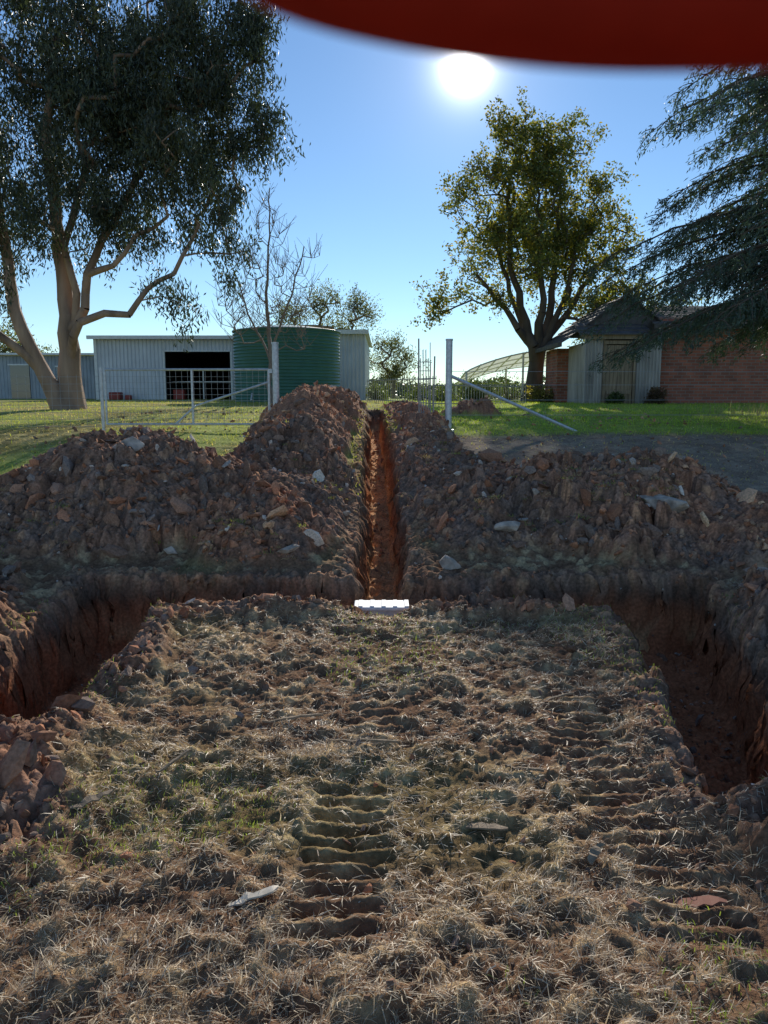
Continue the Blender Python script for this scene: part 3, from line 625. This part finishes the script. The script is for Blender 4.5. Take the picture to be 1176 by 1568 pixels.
tubes('posts',[(q,w,1.3) for q in(3.8,6.4,9.2) for w in(ya,yb2)],[(q,w,np.interp(q,px,pz)+(bk if w>ya else 0)) for q in(3.8,6.4,9.2) for w in(ya,yb2)],.05,M_white,e,8)

# ------------------------------------------------------------ fences and gate
e=empty('gate_post'); tubes('post',[(-1.83,13.2,.7)],[(-1.83,13.2,2.48)],.055,M_galv,e,16); tubes('cap',[(-1.83,13.2,2.481)],[(-1.83,13.2,2.51)],.062,M_galv,e,16); tubes('hinges',[(-1.91,13.2,1.35),(-1.91,13.2,2.0)],[(-1.91,13.2,1.42),(-1.91,13.2,2.07)],.03,M_galv,e,8)
e=empty('gate_post'); tubes('post',[(1.08,13.0,.7)],[(1.08,13.0,2.52)],.055,M_galv,e,16); tubes('cap',[(1.08,13,2.521)],[(1.08,13,2.55)],.062,M_galv,e,16)
tubes('brace',[(1.1,13,1.95)],[(3.25,13.05,1.02)],.028,M_galv,e,10); tubes('foot_plate',[(1.08,13,1.0)],[(1.08,13,1.06)],.10,M_galv,e,12)
e=empty('farm_gate'); xa,xb=-4.72,-1.95; zl,zh=1.14,2.06; yg=13.2
fr=[((xa,yg,zl),(xb,yg,zl)),((xa,yg,zh),(xb,yg,zh)),((xa,yg,zl),(xa,yg,zh)),((xb,yg,zl),(xb,yg,zh)),((-3.25,yg,zl),(-3.25,yg,zh)),((xb,yg,1.85),(-3.2,yg,1.45)),((-3.2,yg,1.45),(-3.55,yg,zl))]
tubes('frame',[a for a,b in fr],[b for a,b in fr],.019,M_galv,e,8)
xx=np.arange(xa+.1,xb,.1); zz=np.arange(zl+.1,zh,.1)
tubes('mesh_infill',[(q,yg,zl) for q in xx]+[(xa,yg+.004,q) for q in zz],[(q,yg,zh) for q in xx]+[(xb,yg+.004,q) for q in zz],.0022,M_wire,e,4,False)
e=empty('wire_fence')
px_=[-4.82,-7.4,-10.2,-13]; tubes('posts',[(q,13.3+.15*k,.8) for k,q in enumerate(px_)],[(q,13.3+.15*k,2.1) for k,q in enumerate(px_)],.03,M_galv,e,8)
hts=np.arange(1.1,2.05,.12)
tubes('wires',[(-4.82,13.3,h) for h in hts],[(-13,13.8,h) for h in hts],.0028,M_wire,e,4,False)
vx=np.arange(-12.9,-4.9,.15); tubes('verticals',[(q,13.3+(-4.82-q)*.061,1.08) for q in vx],[(q,13.3+(-4.82-q)*.061,1.98) for q in vx],.002,M_wire,e,4,False)
e=empty('wire_fence')
tubes('star_pickets',[(q,13.0+.02*q,.8) for q in(9.4,13.)],[(q,13.0+.02*q,2.25) for q in(9.4,13.)],.02,M_iron,e,5)
hts=[2.02,1.8,1.55,1.3]
tubes('wires',[(1.08,13.,h) for h in hts],[(13.,13.26,h) for h in hts],.0035,M_wire,e,4,False)
e=empty('wire_mesh_roll')
a=np.linspace(0,2*math.pi,15)[:-1]; tubes('vertical_wires',np.c_[.72+.1*np.cos(a),13.6+.1*np.sin(a),np.full(14,1.05)],np.c_[.70+.11*np.cos(a),13.6+.1*np.sin(a),np.full(14,2.2)+.35*np.sin(a*3)**2],.004,M_wire,e,4,False)
P0=[];P1=[]
for h in np.arange(1.15,2.2,.15):
    for k in range(14): P0.append((.72+.1*math.cos(a[k]),13.6+.1*math.sin(a[k]),h));P1.append((.72+.1*math.cos(a[(k+1)%14]),13.6+.1*math.sin(a[(k+1)%14]),h))
tubes('rings',P0,P1,.003,M_wire,e,4,False); tubes('stakes',[(.62,13.6,.8),(.86,13.6,.8)],[(.60,13.6,2.6),(.88,13.6,2.3)],.014,M_iron,e,5)
e=empty('steel_fence')
def pick_f(a,b,n):
    a=np.array(a);b=np.array(b);t=np.linspace(0,1,n)[:,None];P=a+(b-a)*t
    return P
P=pick_f((-.7,33,1.35),(1.6,24,1.25),30); tubes('pickets',P,P+np.array([0,0,1.0]),.012,M_iron,e,5)
tubes('rails',[P[0]+[0,0,.15],P[0]+[0,0,.92]],[P[-1]+[0,0,.15],P[-1]+[0,0,.92]],.018,M_iron,e,5)
P=pick_f((1.6,24,1.25),(5,27.5,1.25),34); tubes('pickets_2',P,P+np.array([0,0,.75]),.010,M_iron,e,5)
tubes('rails_2',[P[0]+[0,0,.15],P[0]+[0,0,.7]],[P[-1]+[0,0,.15],P[-1]+[0,0,.7]],.016,M_iron,e,5)

# ------------------------------------------------------------ the photographer's hand (fingertip strays over the lens)
e=empty('hand')
def skin(name,pts,rad,mat):
    me=bpy.data.meshes.new(name); me.from_pydata([p for p in pts],[(q,q+1) for q in range(len(pts)-1)],[])
    o=link(bpy.data.objects.new(name,me)); o.parent=e
    s=o.modifiers.new('s','SKIN'); s.use_smooth_shade=True
    for q,v in enumerate(me.skin_vertices[0].data): v.radius=(rad[q],rad[q]); v.use_root=(q==0)
    o.modifiers.new('u','SUBSURF').levels=3; o.modifiers['u'].render_levels=3
    me.materials.append(mat); return o
W_=(.118,-.03,1.545)
skin('index_finger',[W_,(.078,.045,1.628),(.056,.056,1.6326),(.035,.0565,1.6321),(.014,.056,1.6312),(.000,.0555,1.6317),(-.014,.055,1.6327)],[.020,.013,.0105,.0100,.0098,.0088,.0062],M_skin)
skin('middle_finger',[W_,(.084,.047,1.604),(.060,.064,1.600),(.046,.048,1.598),(.050,.030,1.597)],[.020,.013,.0098,.0088,.0070],M_skin)
skin('ring_finger',[W_,(.088,.042,1.581),(.064,.058,1.578),(.050,.043,1.577),(.053,.027,1.577)],[.020,.0125,.0092,.0084,.0066],M_skin)
skin('little_finger',[W_,(.089,.034,1.560),(.068,.046,1.557),(.056,.034,1.556),(.058,.020,1.557)],[.020,.011,.0080,.0072,.0058],M_skin)
skin('thumb',[W_,(.092,-.024,1.570),(.062,-.030,1.588),(.038,-.030,1.597)],[.020,.014,.0108,.0085],M_skin)
skin('palm',[W_,(.102,.005,1.573),(.086,.040,1.590)],[.024,.027,.018],M_skin)
skin('wrist_and_forearm',[W_,(.135,-.09,1.50),(.17,-.2,1.41)],[.025,.026,.033],M_skin)
skin('sleeve',[(.146,-.125,1.472),(.17,-.2,1.41),(.23,-.42,1.24)],[.040,.045,.055],M_sleeve)

# ------------------------------------------------------------ camera, sun, sky
cd=bpy.data.cameras.new('camera'); co=link(bpy.data.objects.new('camera',cd)); co.location=(0,0,1.6); co.rotation_euler=(R(81.5),0,0)
cd.sensor_fit='VERTICAL'; cd.sensor_height=36; cd.lens=27.05; cd.clip_start=.005; cd.clip_end=6000
cd.dof.use_dof=True; cd.dof.focus_distance=8; cd.dof.aperture_fstop=20
scene.camera=co
el,az=R(21.5),R(5.7)
S=Vector((math.sin(az)*math.cos(el),math.cos(az)*math.cos(el),math.sin(el)))
sl=bpy.data.lights.new('sun','SUN'); sl.energy=5; sl.angle=R(.5); sl.color=(1,.93,.82)
so=link(bpy.data.objects.new('sun',sl)); so.rotation_euler=S.to_track_quat('Z','Y').to_euler(); so.location=(5,40,20)
w=bpy.data.worlds.new('World'); scene.world=w; w.use_nodes=True; nt=w.node_tree; nt.nodes.clear(); L=nt.links
out=N(nt,'ShaderNodeOutputWorld'); bg=N(nt,'ShaderNodeBackground'); bg.inputs['Strength'].default_value=.135
sky=N(nt,'ShaderNodeTexSky',sky_type='NISHITA'); sky.sun_disc=False; sky.sun_elevation=el; sky.sun_rotation=az
sky.air_density=1.0; sky.dust_density=0; sky.ozone_density=2.2; sky.altitude=500
tint=N(nt,'ShaderNodeVectorMath',operation='MULTIPLY'); tint.inputs[1].default_value=(.74,.86,.97); L.new(sky.outputs[0],tint.inputs[0])
tc=N(nt,'ShaderNodeTexCoord'); dp=N(nt,'ShaderNodeVectorMath',operation='DOT_PRODUCT'); dp.inputs[1].default_value=S
nm=N(nt,'ShaderNodeVectorMath',operation='NORMALIZE'); L.new(tc.outputs['Generated'],nm.inputs[0]); L.new(nm.outputs[0],dp.inputs[0])
mx0=N(nt,'ShaderNodeMath',operation='MAXIMUM'); mx0.inputs[1].default_value=0; L.new(dp.outputs['Value'],mx0.inputs[0])
acc=None
for ex,amp in((9000,70),(1800,9),(250,1.1),(50,.4)):
    pw=N(nt,'ShaderNodeMath',operation='POWER'); pw.inputs[1].default_value=ex; L.new(mx0.outputs[0],pw.inputs[0])
    ml=N(nt,'ShaderNodeMath',operation='MULTIPLY'); ml.inputs[1].default_value=amp; L.new(pw.outputs[0],ml.inputs[0])
    if acc is None: acc=ml
    else:
        a_=N(nt,'ShaderNodeMath',operation='ADD'); L.new(acc.outputs[0],a_.inputs[0]); L.new(ml.outputs[0],a_.inputs[1]); acc=a_
vm=N(nt,'ShaderNodeVectorMath',operation='SCALE'); vm.inputs[0].default_value=(1,.97,.92); L.new(acc.outputs[0],vm.inputs['Scale'])
va=N(nt,'ShaderNodeVectorMath',operation='ADD'); L.new(tint.outputs[0],va.inputs[0]); L.new(vm.outputs[0],va.inputs[1])
L.new(va.outputs[0],bg.inputs['Color']); L.new(bg.outputs[0],out.inputs[0])
scene.view_settings.view_transform='Standard'; scene.view_settings.look='None'; scene.view_settings.exposure=0
print('done',time.time()-T0)
